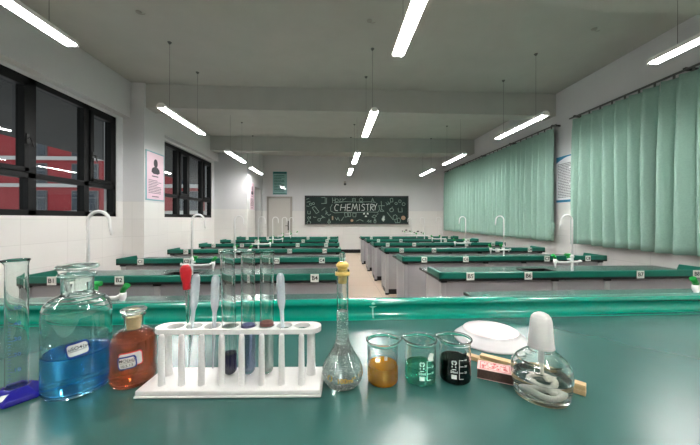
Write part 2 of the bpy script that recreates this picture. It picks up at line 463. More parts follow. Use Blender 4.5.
# ceiling hooks between the lights
hk = None
for nm, xc in (('window-side', -2.2), ('middle', .42), ('curtain-side', 3.2)):
    if hk is None:
        hk = MB(); hk.lathe([(0, -.012), (.03, -.01), (.032, 0), (0, 0)], 16)
        hk.tube([(0,0,-.01), (0,0,-.02), (.03,0,-.03), (.07,0,-.02)], .004, n=8); hk = hk.build('ceiling_hook', M['doorframe']); o = hk
    else: o = hk.copy(); COL.objects.link(o)
    o.location = (xc, 3.46, ZC); tag(o, 'small grey hook in the ceiling near the first %s hanging light' % nm, 'hook', 'ceiling hooks')

# ------------------------------------------------------------------ pupils' desks
DW = 2.78
def make_desk():
    r = empty('lab_desk'); hw = DW/2
    sx0, sx1, sy0, sy1 = -.34, -.05, .16, .46                # sink opening
    wt = MB()
    for (a, b, c, e) in ((-hw, sx0, 0, .63), (sx1, hw, 0, .63), (sx0, sx1, 0, sy0), (sx0, sx1, sy1, .63)):
        wt.box(a, b, c, e, .703, .725, 1, top=0)
    wt.build('worktop', [M['desktop'], M['black']], r)
    sk = MB()
    for (a, b, c, e) in ((sx0-.02, sx1+.02, sy0-.02, sy0), (sx0-.02, sx1+.02, sy1, sy1+.02), (sx0-.02, sx0, sy0, sy1), (sx1, sx1+.02, sy0, sy1)):
        sk.box(a, b, c, e, .725, .731)
    for (a, b, c, e) in ((sx0, sx1, sy0, sy0+.008), (sx0, sx1, sy1-.008, sy1), (sx0, sx0+.008, sy0, sy1), (sx1-.008, sx1, sy0, sy1)):
        sk.box(a, b, c, e, .5, .731)
    sk.box(sx0, sx1, sy0, sy1, .49, .5)
    sk.build('sink', M['black'], r)
    lp = MB(); lp.extrude([(0,.725),(0,.772),(.005,.779),(.013,.782),(.024,.779),(.028,.765),(.031,.74),(.04,.725)], 'x', -hw, hw)
    lp.build('front_lip', M['desklip'], r)
    for s in (-1, 1):
        e = MB(); e.extrude([(.0,.725),(.0,.782),(.34,.782),(.36,.725)], 'x', min(s*hw, s*(hw-.03)), max(s*hw, s*(hw-.03)))
        e.build('end_lip', M['desklip'], r, bevel=.004)
    for s in (-1, 1):
        e = MB(); x = s*(hw-.035); e.box(min(x, x-s*.02), max(x, x-s*.02), .06, .46, .09, .703); e.build('end_panel', M['panel'], r)
        e = MB(); e.box(min(x+s*.004, x-s*.04), max(x+s*.004, x-s*.04), .44, .48, .03, .703); e.build('back_post', M['alu'], r)
    px = (-hw+.055, -.26, .26, hw-.055)
    for i in range(3):
        f = MB(); f.box(px[i]+.022, px[i+1]-.022, .05, .068, .09, .69); f.build('front_panel', M['panel'], r)
    for x in px:
        p = MB(); p.box(x-.024, x+.024, .036, .084, .03, .682); po = p.build('post', M['alu'], r, bevel=.004)
        q = MB(); q.box(x-.03, x+.03, .03, .09, .682, .703); q.build('post_cap', M['black'], po)
        q = MB(); q.box(x-.028, x+.028, .032, .088, 0, .03); q.build('foot', M['black'], po)
    b = MB(); b.box(-hw+.055, hw-.055, .43, .45, .09, .69); b.build('back_panel', M['panel'], r)
    k = MB(); k.box(-hw+.05, hw-.05, .07, .44, 0, .09); k.build('plinth', M['black'], r)
    return r
def plate(parent, x, s):
    p = MB(); p.box(x-.036, x+.036, -.004, 0, .708, .78)
    p.mesh(text_mesh(s, .052), Matrix.Translation((x, -.0046, .744)) @ FRONT, 1)
    return p.build('number_plate', [M['plate'], M['ink']], parent)

def make_tap():
    r = empty('lab_tap')
    p = MB(); p.lathe([(0,0),(.026,0),(.026,.008),(.015,.014),(.011,.03),(.011,.17),(.017,.172),(.017,.19),(.0125,.195),(.0125,.2),(0,.2)], 16)
    p.build('column', M['tap'], r)
    arc = [(0,0,.19), (0,0,.46)] + [(.055-.055*math.cos(t), 0, .53+.055*math.sin(t)) for t in [PI*k/10 for k in range(11)]]
    arc = [(0,0,.19), (0,0,.525)] + arc[2:] + [(.114, 0, .49), (.119, 0, .46)]
    s = MB(); s.tube(arc, [.0088]*(len(arc)-2)+[.0075, .0055], n=10); s.build('gooseneck_spout', M['tap'], r)
    for sx, L in ((-1, .11), (1, .205)):
        a = MB()
        if sx < 0:
            a.tube([(0, 0, .13), (-.06, 0, .13), (-.1, .01, .132), (-.115, .04, .135), (-.115, .07, .12), (-.115, .075, .09)], [.0105]*4+[.009, .006], n=10)
            a.build('side_outlet', M['tap'], r); continue
        a.tube([(0, 0, .13), (sx*L*.4, -.01, .127), (sx*L*.8, -.03, .134), (sx*L, -.04, .155)], .0105, n=10)
        a.tube([(sx*L, -.04, .165), (sx*L, -.04, .14), (sx*L, -.045, .11), (sx*L, -.045, .08)], [.016, .016, .008, .006], n=10)
        ao = a.build('side_outlet', M['tap'], r)
        h = MB(); h.tube([(sx*L, -.04, .165), (sx*L, -.04, .182)], .013, n=10); h.tube([(sx*L-.004, -.04, .172), (sx*L+.026, -.045, .205)], [.0125, .0155], n=8)
        h.build('green_lever', M['green'], ao)
    v = MB(); v.tube([(0, .0, .15), (0, .05, .15)], .012, n=10); vo = v.build('rear_valve', M['tap'], r)
    h = MB(); h.tube([(-.035, .055, .192), (.025, .055, .192)], .014, n=10); h.tube([(0, .05, .15), (0, .055, .19)], .011, n=8); h.build('green_lever', M['green'], vo)
    return r
rows = [1.53, 2.64, 3.76, 4.87, 5.98, 7.09, 8.2]
ordn = ['first', 'second', 'third', 'fourth', 'fifth', 'sixth', 'last']
dproto = make_desk(); tproto = make_tap()
todo = [(ri, s) for ri in range(7) for s in (0, 1)]
desks = []; taps = []
for i, (ri, s) in enumerate(todo):
    o = dproto if i == 0 else copy_tree(dproto); desks.append(o)
    t = tproto if i == 0 else copy_tree(tproto); taps.append(t)
    xc = (-1.30, -1.29, -1.27, -1.27, -1.275, -1.28, -1.26)[ri] if s == 0 else (2.36, 2.35, 2.27, 2.23, 2.2, 2.18, 2.15)[ri]
    o.location = (xc, rows[ri], 0)
    side = ('window', 'curtain')[s]
    tag(o, 'grey laboratory desk with green lip on the %s side, %s row from the teaching bench' % (side, ordn[ri]), 'desk', 'rows of laboratory desks')
    t.location = ((-1.295, -1.28, -1.27, -1.25, -1.24, -1.24, -1.23)[ri] if s == 0 else (2.29, 2.31, 2.29, 2.27, 2.25, 2.24, 2.22)[ri], rows[ri]+.1, .725)
    t.rotation_euler = (0, 0, 0 if s == 0 else PI)
    if s: t.rotation_euler = (0, 0, PI-.0)
    tag(t, 'white gooseneck tap with green levers on the %s-side desk, %s row from the teaching bench' % (side, ordn[ri]), 'tap', 'taps on the laboratory desks')
for i, (ri, s) in enumerate(todo):
    for k, x in enumerate((-1.1, -.55, .55, 1.12)):
        plate(desks[i], x, 'ABCDEFG'[ri] + str(k+1+4*s))
# the curtain-side taps turn their spout to the aisle but keep their levers towards the bench
for i, (ri, s) in enumerate(todo):
    if s:
        taps[i].rotation_euler = (0, 0, 0); taps[i].scale = (-1, 1, 1)

# ------------------------------------------------------------------ curtains, track, notice
def curtain(y0, y1, seed, label):
    rnd = random.Random(seed); n = max(3, round((y1-y0)/.18)); mb = MB(); nu = n*14; nz = 22
    z0, z1 = .86, 2.93
    off = [rnd.uniform(-.25, .25) for _ in range(n+2)]; am = [rnd.uniform(.6, 1.15) for _ in range(n+2)]
    vs = []
    for j in range(nz+1):
        t = j/nz; z = z1 - (z1-z0)*t
        for i in range(nu+1):
            u = i/nu*n; k = int(min(u, n-1)); fr = u-k
            o = off[k]*(1-fr)+off[k+1]*fr; a = am[k]*(1-fr)+am[k+1]*fr
            ph = 2*PI*(u + o*t)
            w = math.sin(ph) + .3*math.sin(2*ph+.6)
            amp = (.046 + .024*min(1, t*2.2))*a
            y = y0 + (y1-y0)*i/nu + .018*math.sin(ph+1.2)*min(1, t*3)
            if t < .05: amp *= .7
            vs.append((w*amp, y, z + .006*math.sin(u*1.7+seed)*t))
    fs = [(j*(nu+1)+i, j*(nu+1)+i+1, (j+1)*(nu+1)+i+1, (j+1)*(nu+1)+i) for j in range(nz) for i in range(nu)]
    mb.add(vs, fs, 0, True)
    o = mb.build('curtain', M['curtain'], recalc=False); o.location = (4.0, 0, 0)
    sol = o.modifiers.new('s', 'SOLIDIFY'); sol.thickness = .004
    tag(o, label, 'curtain', 'sage green curtains')
    hb = MB()
    for i in range(n):
        yy = y0+(y1-y0)*(i+.25)/n
        hb.box(-.004, .004, yy-.012, yy+.012, 2.92, 2.958)
    hb.build('curtain_hook', M['wire'], o)['kind'] = 'stuff'
    return o
curtain(1.7, 3.40, 3, 'sage green curtain nearest the teaching bench, beside its pair over the second desk row')
curtain(3.42, 4.74, 5, 'sage green curtain hanging just before the white wall notice')
c3 = curtain(5.17, 7.5, 8, 'sage green curtain hanging just beyond the white wall notice')
curtain(7.52, 10.42, 11, 'sage green curtain in the far corner beside the back wall')
for (a, b, lb_) in ((1.5, 4.8, 'dark curtain track above the curtains nearest the bench'), (5.1, 10.5, 'dark curtain track above the farther pair of curtains')):
    r = empty('curtain_track', (4.0, a, 2.965), label=lb_, cat='curtain rail', group='curtain tracks')
    MB().box(-.012, .012, 0, b-a, -.004, .014).build('rail', M['wire'], r)
    nb = int((b-a)/1.3)+1
    for k in range(nb):
        yy = .1+(b-a-.2)*k/(nb-1); MB().box(-.01, .15, yy-.015, yy+.015, .0, .03).build('bracket', M['dark'], r)
tie = MB(); tie.tube([(-.02, 5.14, 1.2), (-.01, 5.15, 1.15), (-.03, 5.155, 1.05), (-.02, 5.15, .98)], [.012, .022, .026, .01], n=8); tie.build('tieback', M['curtain'], c3)

def lines(mb, x0, x1, z0, z1, n, mi, rnd, y=-.0125, frac=.5, cols=1, ragged=.4):
    """rows of unreadable small print as short bars"""
    step = (z1-z0)/n
    for i in range(n):
        z = z1 - step*(i+.5)
        for c in range(cols):
            a = x0+(x1-x0)*c/cols; b = x0+(x1-x0)*(c+.92)/cols; x = a
            end = b - (b-a)*ragged*rnd.random()*(1 if rnd.random() < .4 else .1)
            while x < end:
                w = rnd.uniform(.02, .07)*(x1-x0)
                mb.box(x, min(x+w, end), y-.0008, y, z-step*frac/2, z+step*frac/2, mi); x += w + .012*(x1-x0)
rn = random.Random(4)
def wall_print(name, w, h, paper, border, draw, loc, rz, label, cat='poster', group=None):
    """a thin board on the wall: frame as thing, print as part"""
    r = empty(name, loc, rz, label, cat, group)
    fr = MB(); fr.box(-w/2, w/2, -.01, 0, -h/2, h/2); fr.build('backing_board', border, r)
    p = MB(); b = .03*w+.008; p.box(-w/2+b, w/2-b, -.012, -.01, -h/2+b, h/2-b, 0)
    mats = [paper, M['greyprint'], M['portrait'], M['tealdark'], M['bluecyan']]; draw(p, w, h)
    p.build('printed_sheet', mats, r)
    return r
def draw_portrait(p, w, h):
    p.lathe([(0, 0), (.16*w, 0), (.16*w, .001), (0, .001)], 24, 2) if False else None
    head = [(.11*w*math.cos(a), h*.27+.09*h*math.sin(a)) for a in [2*PI*k/18 for k in range(18)]]
    p.extrude(head, 'y', -.0128, -.012, 2)
    sh = [(-.23*w, h*.085), (-.2*w, h*.15), (-.1*w, h*.19), (.1*w, h*.19), (.2*w, h*.15), (.23*w, h*.085), (.12*w, h*.05), (-.12*w, h*.05)]
    p.extrude(sh, 'y', -.0128, -.012, 2)
    lines(p, -.2*w, .2*w, -.02*h, .02*h, 1, 1, rn, frac=.6)
    lines(p, -.38*w, .38*w, -.36*h, -.07*h, 9, 1, rn, frac=.4)
    lines(p, -.2*w, .2*w, -.43*h, -.4*h, 1, 1, rn, frac=.6)
wall_print('portrait_poster', .55, .88, M['pinkpaper'], M['tealframe'], draw_portrait, (-3.25, 5.56, 2.04), PI/2, 'pink portrait poster with teal frame on the column between the two windows', 'poster', 'portrait posters')
wall_print('portrait_poster', .5, .9, M['pinkpaper'], M['paper'], draw_portrait, (-2.62, 9.6, 2.0), PI/2, 'pink portrait poster on the far corner wall beside the dark doorway', 'poster', 'portrait posters')
def draw_rules(p, w, h):
    p.box(-.47*w, .47*w, -.0128, -.012, .41*h, .475*h, 3)
    p.box(-.47*w, .47*w, -.0128, -.012, -.48*h, -.45*h, 3)
    lines(p, -.4*w, .4*w, -.38*h, .36*h, 11, 3, rn, frac=.42, ragged=.5)
wall_print('rules_poster', .52, .85, M['tealpaper'], M['tealframe'], draw_rules, (-1.99, YB, 2.6), 0, 'glossy teal rules poster on the back wall above the door')
def draw_notice(p, w, h):
    p.box(-.49*w, .49*w, -.0128, -.012, -.49*h, -.44*h, 4)
    arc = [(-.49*w, .36*h)] + [(-.49*w+.98*w*k/12, .36*h+.1*h*math.sin(PI*k/12)) for k in range(13)] + [(.49*w, .49*h), (-.49*w, .49*h)]
    p.extrude([(x, z) for x, z in arc[1:]], 'y', -.0128, -.012, 4)
    lines(p, -.42*w, .42*w, -.4*h, .34*h, 22, 1, rn, frac=.5, ragged=.5)
wall_print('wall_notice', .62, .85, M['paper'], M['paper'], draw_notice, (XR, 4.97, 1.99), -PI/2, 'white notice with blue bands on the wall between the curtains', 'notice')

# ------------------------------------------------------------------ chalkboard on the back wall
BX0, BX1, BZ0, BZ1 = -1.075, 2.82, 1.06, 2.14
cb = empty('chalkboard', ((BX0+BX1)/2, YB, (BZ0+BZ1)/2), label='wide dark green chalkboard with CHEMISTRY in chalk on the back wall', cat='chalkboard')
bw, bh = (BX1-BX0)/2, (BZ1-BZ0)/2
MB().box(-bw+.02, bw-.02, -.03, 0, -bh+.02, bh-.02).build('board_surface', M['board'], cb)
fr = MB(); fr.box(-bw, bw, -.045, 0, bh-.04, bh); fr.box(-bw, bw, -.045, 0, -bh, -bh+.04); fr.box(-bw, -bw+.04, -.045, 0, -bh, bh); fr.box(bw-.04, bw, -.045, 0, -bh, bh)
fr.build('board_frame', M['dark'], cb)
MB().box(-bw, bw, -.1, -.045, -bh-.015, -bh+.012).build('chalk_ledge', M['doorframe'], cb)
def cpt(u, v):
    """sketch coordinates 0..700 x 0..233 over the board and its margin -> board plane"""
    return (-bw + (u-35)/(628-35)*2*bw, bh - (v-38)/(213-38)*2*bh)
def stroke(mb, pts, w=.016, closed=False):
    P = [cpt(*p) for p in pts]
    if closed: P.append(P[0])
    for (x0, z0), (x1, z1) in zip(P[:-1], P[1:]):
        L = math.hypot(x1-x0, z1-z0)
        if L < 1e-5: continue
        nx, nz = -(z1-z0)/L*w/2, (x1-x0)/L*w/2
        q = [(x0+nx, z0+nz), (x1+nx, z1+nz), (x1-nx, z1-nz), (x0-nx, z0-nz)]
        mb.extrude(q, 'y', -.0318, -.03)
def circ(u, v, r, n=14, a0=0, a1=360): return [(u+r*math.cos(math.radians(a0+(a1-a0)*k/n)), v+r*math.sin(math.radians(a0+(a1-a0)*k/n))) for k in range(n+1)]
tt = MB()
L = [[[(228,95),(212,90),(203,108),(206,126),(222,130)]],
     [[(236,128),(242,90)],[(262,130),(268,88)],[(239,110),(265,108)]],
     [[(296,88),(276,90),(274,130),(296,128)],[(275,110),(292,109)]],
     [[(300,130),(308,86),(318,118),(328,86),(334,130)]],
     [[(345,88),(345,128)]],
     [[(378,92),(364,88),(358,99),(374,112),(372,126),(356,126)]],
     [[(382,90),(402,88)],[(392,89),(392,128)]],
     [[(408,128),(410,88),(424,90),(424,104),(410,108),(426,128)]],
     [[(428,88),(436,106),(446,84)],[(436,106),(434,126)]]]
for let in L:
    for s_ in let: stroke(tt, s_, .019)
tt.build('chalk_title', M['chalk'], cb)
dm = MB()
for s_, c_ in [([(190,90),(180,110),(182,132),(205,142),(260,138),(330,140),(400,136),(450,138),(462,118),(455,96)], 0), ([(200,82),(260,74),(330,76),(400,74),(440,78)], 0),
        ([(76,110),(92,104),(116,136),(100,146)], 1), ([(130,126),(150,110)], 0), ([(128,50),(150,48),(150,84)], 0), ([(158,52),(158,84),(128,86)], 0),
        ([(192,50),(192,82)], 0), ([(206,50),(206,82)], 0), ([(192,66),(206,66)], 0), (circ(216,66,9), 1), ([(232,58),(238,58),(230,74),(240,74)], 0), ([(240,76),(268,52)], 0), ([(244,56),(258,62)],0),
        ([(305,54),(322,54),(322,76),(305,76)], 1), ([(306,64),(322,64)], 0), (circ(354,62,10), 1), ([(346,78),(366,78)], 0), ([(420,52),(412,76),(430,76)], 1), ([(416,64),(426,64)], 0),
        ([(470,70),(472,120),(462,132),(486,132),(474,120)], 0), ([(456,98),(490,98)], 0), ([(522,54),(536,52),(538,74),(524,76)], 1), (circ(556,84,7), 1), (circ(578,70,8), 1), (circ(600,88,9), 1),
        ([(496,78),(510,92)], 0), ([(508,72),(520,90)], 0), ([(500,94),(524,78)], 0), ([(568,112),(570,136),(592,136),(590,110)], 0), (circ(530,124,11), 1), ([(522,120),(538,104)], 0),
        ([(504,138),(540,186)], 0), ([(540,160),(552,152),(562,162),(560,178),(546,184),(538,174)], 1), ([(562,178),(574,172),(582,184),(578,200),(564,202)], 1), ([(548,186),(552,202),(564,202)], 0),
        ([(416,166),(430,154),(444,160),(430,172)], 1), ([(444,152),(454,146)], 0), (circ(482,180,9), 1), ([(478,172),(482,158),(490,160),(490,172)], 0), ([(388,196),(400,184),(398,200),(412,186),(410,202)], 0), (circ(434,196,7), 1), ([(428,188),(434,176),(440,188)], 1),
        ([(328,192),(346,182),(368,192)], 0), ([(258,142),(274,140),(280,164),(264,168)], 1), ([(280,142),(292,140),(296,162),(284,166)], 1), ([(306,144),(326,144),(324,166),(308,166)], 1),
        ([(150,150),(164,138)], 0), ([(154,128),(158,146),(172,158)], 0), ([(172,156),(182,150)], 0), ([(150,172),(128,158),(140,172)], 0), (circ(116,184,8), 1), ([(122,178),(142,166)], 0),
        ([(164,198),(172,178),(180,198)], 1), (circ(172,198,8), 1), ([(192,160),(192,186)], 0), ([(206,170),(216,186),(222,168),(232,190)], 0), ([(240,190),(256,166)], 0),
        (circ(58,200,10), 1), ([(50,172),(56,164),(62,172),(68,164),(66,176),(56,182)], 1), ([(82,164),(88,170),(100,168)], 0), ([(44,60),(60,56)], 0), ([(46,78),(66,74)], 0), (circ(68,90,7), 1), (circ(84,86,6), 1), ([(44,100),(60,104)], 0), ([(52,130),(52,148),(66,148),(66,130)], 0)]:
    stroke(dm, s_, .019, bool(c_))
dm.build('chalk_doodles', M['chalkdim'], cb)
br = MB()
for a in (90, 210, 330):
    q = [cpt(382+4*math.cos(math.radians(a)), 152+4*math.sin(math.radians(a)))] + [cpt(382+17*math.cos(math.radians(a+t)), 152+15*math.sin(math.radians(a+t))) for t in (-28, 0, 28)]
    br.extrude(q, 'y', -.0318, -.03)
br.extrude([cpt(*p) for p in ((474,186),(478,166),(488,162),(490,186),(482,194))], 'y', -.0318, -.03)
br.build('chalk_radiation_sign', M['chalk'], cb)
wm = MB()
wm.extrude([cpt(*p) for p in circ(598,172,13)[:-1]], 'y', -.0318, -.03); wm.extrude([cpt(*p) for p in circ(302,188,8)[:-1]], 'y', -.0318, -.03); wm.extrude([cpt(*p) for p in ((188,162),(196,162),(196,184),(188,184))], 'y', -.0318, -.03)
wm.build('chalk_orange_marks', M['chalkwarm'], cb)
# small fittings on the back wall
sc = empty('security_camera', (.42, YB, 2.58), label='small grey security camera on the back wall above the chalkboard', cat='camera')
m = MB(); m.box(-.04, .04, -.012, 0, -.0, .1); m.tube([(0,-.01,.06),(0,-.07,.03)], .014); m.build('mount', M['doorframe'], sc)
m = MB(); m.lathe([(0,-.06),(.03,-.052),(.048,-.03),(.052,0),(.04,.02),(0,.026)], 18, cy=-.08); m.build('camera_head', M['greyprint'], sc)
for k, (xx, zz) in enumerate(((2.74, .83), (3.19, .78))):
    r = empty('wall_socket', (xx, YB, zz), label=('row of small dark sockets under the chalkboard corner', 'row of small dark sockets on the back wall towards the curtains')[k], cat='socket', group='small dark wall sockets')
    for dx, dz, w in ((-.14, -.02, .022), (0, .02, .04), (.13, -.02, .022)):
        MB().box(dx-w, dx+w, -.02, 0, dz-.022, dz+.022).build('socket_face', M['dark'] if dx == 0 else M['greyprint'], r, bevel=.004)

# ------------------------------------------------------------------ the teaching bench
tb = empty('teaching_bench', (0, 0, 0), label='long teal laboratory bench with glossy green raised lip along its far edge', cat='bench')
bx0, bx1, by0, by1 = -1.75, 2.05, .12, .85
MB().box(bx0, bx1, by0, .785, BZ-.025, BZ).build('worktop', M['bench'], tb)
prof = [(.783, BZ-.025), (.783, BZ), (.789, BZ+.0008), (.797, BZ+.003), (.803, BZ+.007), (.8065, BZ+.013), (.8078, BZ+.020), (.8068, BZ+.027), (.8040, BZ+.032), (.8015, BZ+.0355), (.8010, BZ+.039), (.8030, BZ+.0425), (.808, BZ+.0455), (.817, BZ+.047), (.828, BZ+.047), (.838, BZ+.0455), (.846, BZ+.04), (.85, BZ+.032), (.85, BZ-.025)]
MB().extrude(prof, 'x', bx0, bx1, smooth=True).build('raised_lip', M['lip'], tb)
sp = MB()
def lipy(z): # face of the lip at height z above the worktop
    P = [(p[1]-BZ, p[0]) for p in prof[1:13]]
    for (a, b), (c, e) in zip(P[:-1], P[1:]):
        if a <= z <= c: return b+(e-b)*(z-a)/(c-a)
    return P[-1][1]
def blot(cx, w, z0, z1, n=8):
    vs = []; fs = []
    for i in range(n+1):
        z = z0+(z1-z0)*i/n; hw_ = w*math.sqrt(max(.05, 1-(2*i/n-1)**2)) if isinstance(w, float) else w(i/n)
        y = lipy(z)-.0012
        vs += [(cx-hw_, y, BZ+z), (cx+hw_, y, BZ+z), (cx-hw_, y+.004, BZ+z), (cx+hw_, y+.004, BZ+z)]
    for i in range(n):
        a = 4*i; fs += [(a, a+1, a+5, a+4), (a+2, a+3, a+7, a+6), (a, a+2, a+6, a+4), (a+1, a+3, a+7, a+5)]
    fs += [(0, 1, 3, 2), (4*n, 4*n+1, 4*n+3, 4*n+2)]
    sp.add(vs, fs)
blot(.108, .005, .036, .0415); blot(.107, lambda t: .0018+.0085*max(0, t-.85)/.15, .002, .030, 14)
sp.build('dried_splash', M['spill'], tb)
cbx = MB(); cbx.box(bx0+.05, bx1-.05, by0+.06, .8, .08, BZ-.025); cbx.build('cabinet', M['panel'], tb)
MB().box(bx0+.08, bx1-.08, by0+.1, .77, 0, .08).build('plinth', M['black'], tb)

# ------------------------------------------------------------------ glassware on the bench
def at(xc, zc): x, y = cam2w(xc, zc); return (x, y, BZ+.0006)
def thing(name, xc, zc, label, cat, rz=-TH, group=None): return empty(name, at(xc, zc), rz, label, cat, group)
def faces_cam(xc, zc): return -TH - math.atan2(xc, zc)      # turn local -y towards the viewer

def vessel(outer, wall, floor_t):
    """outer profile bottom->top (r,z) -> closed wall profile with an inside"""
    inner = [(max(r-wall, 0.0005), max(z, floor_t)) for r, z in outer if z >= floor_t]
    inner = [(max(outer[0][0]-wall, .001), floor_t)] + inner
    return [(0, 0)] + outer + inner[::-1] + [(0, floor_t)]
def solid(prof): return [(0, prof[0][1])] + prof + [(0, prof[-1][1])]

def patch(mb, R, a0, a1, z0, z1, mi, off=.0003, rot=0., n=14, rnd=.0, thick=.0003):
    """label wrapped on a cylinder of radius R; a = angle from local -y; rot tilts it"""
    ca, cz = (a0+a1)/2, (z0+z1)/2; ha, hz = (a1-a0)/2*R, (z1-z0)/2
    out = []
    nn = 5
    def corner(sx, sz, t0):
        return [(sx*(ha-rnd)+rnd*math.cos(t0+PI/2*k/nn), sz*(hz-rnd)+rnd*math.sin(t0+PI/2*k/nn)) for k in range(nn+1)]
    xs = [-ha + 2*ha*i/n for i in range(n+1)]
    def halfheight(x):
        e = abs(x)-(ha-rnd)
        return hz if e <= 0 or rnd == 0 else hz-rnd+math.sqrt(max(0, rnd*rnd-e*e))
    vs = []; fs = []
    for x in xs:
        hh = halfheight(x)
        for r_ in (R+off, R+off+thick):
            for sgn in (-1, 1):
                p = (x, sgn*hh); q = (p[0]*math.cos(rot)-p[1]*math.sin(rot), p[0]*math.sin(rot)+p[1]*math.cos(rot))
                a = ca + q[0]/R
                vs.append((r_*math.sin(a), -r_*math.cos(a), cz+q[1]))
    for i in range(n):
        a = 4*i; fs += [(a+2, a+6, a+7, a+3), (a, a+1, a+5, a+4), (a, a+4, a+6, a+2), (a+1, a+3, a+7, a+5)]
    fs += [(0, 2, 3, 1), (4*n, 4*n+1, 4*n+3, 4*n+2)]
    mb.add(vs, fs, mi)
def wrap_text(mb, body, size, R, ca, cz, mi, off=.0006, rot=0., sx=1., bold=.004):
    me = text_mesh(body, size, .0001, bold=bold)
    vs = []
    for v in me.vertices:
        x, z = v.co.x*sx, v.co.y
        x, z = x*math.cos(rot)-z*math.sin(rot), x*math.sin(rot)+z*math.cos(rot)
        rr = R(cz+z) if callable(R) else R
        a = ca + x/(rr)
        r_ = rr+off+v.co.z
        vs.append((r_*math.sin(a), -r_*math.cos(a), cz+z))
    mb.add(vs, [tuple(p.vertices) for p in me.polygons], mi)

# --- blue solution bottle
xc, zc, R = -.4350, .4715, .0431
g = thing('reagent_bottle', xc, zc, 'large clear glass bottle half full of blue solution, with flat glass stopper', 'bottle', faces_cam(xc, zc), 'stoppered reagent bottles')
outer = [(.034, 0), (.040, .002), (R, .008), (R, .121), (.0422, .130), (.0395, .1375), (.0345, .1435), (.0275, .1475), (.0220, .1500), (.0200, .1530), (.0200, .1770), (.0240, .1800), (.0245, .1825), (.0225, .1838)]
MB().lathe(vessel(outer, .0022, .004), 56).build('glass_body', M['glass'], g)
li = [(.030, .0038), (.038, .0055), (R-.0019, .011), (R-.0019, .0625), (R-.003, .0612), (R-.006, .0605)]
MB().lathe(solid(li), 56).build('blue_liquid', M['blue_liq'], g)
st = [(.0145, .155), (.0172, .170), (.0176, .182), (.0135, .185), (.0125, .188), (.018, .1895), (.0262, .191), (.0275, .1935), (.0262, .196), (.013, .1975)]
MB().lathe(solid(st), 40).build('stopper', M['glass'], g)
lb_ = MB(); patch(lb_, R, -.31, .31, .064, .087, 0, rot=.16, rnd=.005); patch(lb_, R, -.265, .265, .0670, .0840, 1, off=.0008, rot=.16, rnd=.003)
wrap_text(lb_, 'CuSO4(aq)', .0068, R, 0, .0780, 2, off=.0019, rot=.16)
patch(lb_, R, -.24, .24, .0738, .0742, 2, off=.0012, rot=.16)
lb_.build('paper_label', [M['labelblue'], M['label'], M['ink']], g)

# --- amber bottle
xc, zc, R = -.3605, .4920, .0322
g = thing('reagent_bottle', xc, zc, 'small glass bottle full of orange-brown solution, with cream ground stopper', 'bottle', faces_cam(xc, zc), 'stoppered reagent bottles')
outer = [(.026, 0), (.030, .002), (R, .006), (R, .066), (.0315, .073), (.028, .080), (.021, .0855), (.0155, .0885), (.0135, .091), (.0135, .106), (.0165, .1085), (.017, .1105), (.0155, .112)]
MB().lathe(vessel(outer, .0018, .004), 48).build('glass_body', M['glass'], g)
li = [(.024, .0038), (.0285, .005), (R-.0016, .008), (R-.0016, .066), (.0300, .072), (.0265, .0785), (.0195, .084)]
MB().lathe(solid(li), 48).build('amber_liquid', M['orange_liq'], g)
st = [(.0092, .0875), (.0112, .1), (.0116, .108)]
so = MB().lathe(solid(st), 32).build('ground_stopper', M['cork'], g)
MB().lathe([(0, .108), (.0095, .1085), (.0090, .112), (.014, .114), (.0185, .1165), (.0188, .119), (.016, .1215), (0, .122)], 32).build('stopper_head', M['glass'], so)
lb_ = MB(); patch(lb_, R, -.62, .36, .037, .060, 0, rot=.08, rnd=.003); patch(lb_, R, -.58, .32, .0385, .0585, 1, off=.0006, rot=.08, rnd=.002)
patch(lb_, R, -.66, .12, .0345, .0545, 2, off=.0009, rot=.10, rnd=.004); patch(lb_, R, -.60, .06, .0365, .0522, 1, off=.0013, rot=.10, rnd=.003)
wrap_text(lb_, 'MO(aq)', .0066, R, -.27, .0483, 3, off=.0023, rot=.1); wrap_text(lb_, '10.5.13', .0055, R, -.27, .0400, 3, off=.0023, rot=.1)
patch(lb_, R, -.56, .02, .0443, .0447, 3, off=.0017, rot=.1)
lb_.build('paper_label', [M['labelred'], M['label'], M['labelblue'], M['ink']], g)

# --- graduated cylinder
xc, zc, R = -.505, .447, .0128
g = thing('measuring_cylinder', xc, zc, 'tall clear measuring cylinder with blue plastic foot beside the blue bottle', 'measuring cylinder', faces_cam(xc, zc))
def spout(ang, z0, z1, amt):
    def w(p, a):
        t = (p[2]-z0)/(z1-z0)
        if t <= 0: return p
        dd = (a-ang+PI) % (2*PI)-PI
        k = 1+amt*t*t*math.exp(-(dd/.32)**2)
        return (p[0]*k, p[1]*k, p[2]-.0012*t*math.exp(-(dd/.5)**2))
    return w
outer = [(.0105, .012), (R, .014), (R, .200), (.0135, .2045), (.0150, .2075), (.0142, .2085)]
pr = [(0, .0118)] + outer + [(.0130, .2075), (.0122, .2045), (.0118, .2), (.0118, .0138), (0, .0138)]
MB().lathe(pr, 40, warp=spout(PI*.95, .199, .2085, .35)).build('glass_barrel', M['glass'], g)
ft = MB(); rr = [.040, .040, .036, .0185, .0165, .0132]; zz = [0, .006, .0105, .0165, .019, .019]
pf = MB()
prof_ = [(.034, .0), (.036, .003), (.0345, .008), (.019, .0165), (.0165, .0185), (.0134, .0175), (.0131, .011), (0, .011)]
pf.lathe([(0, 0)] + prof_, 6, smooth=False)
fo = pf.build('plastic_foot', M['blueplastic'], g, bevel=.0012); fo.rotation_euler = (0, 0, .15)
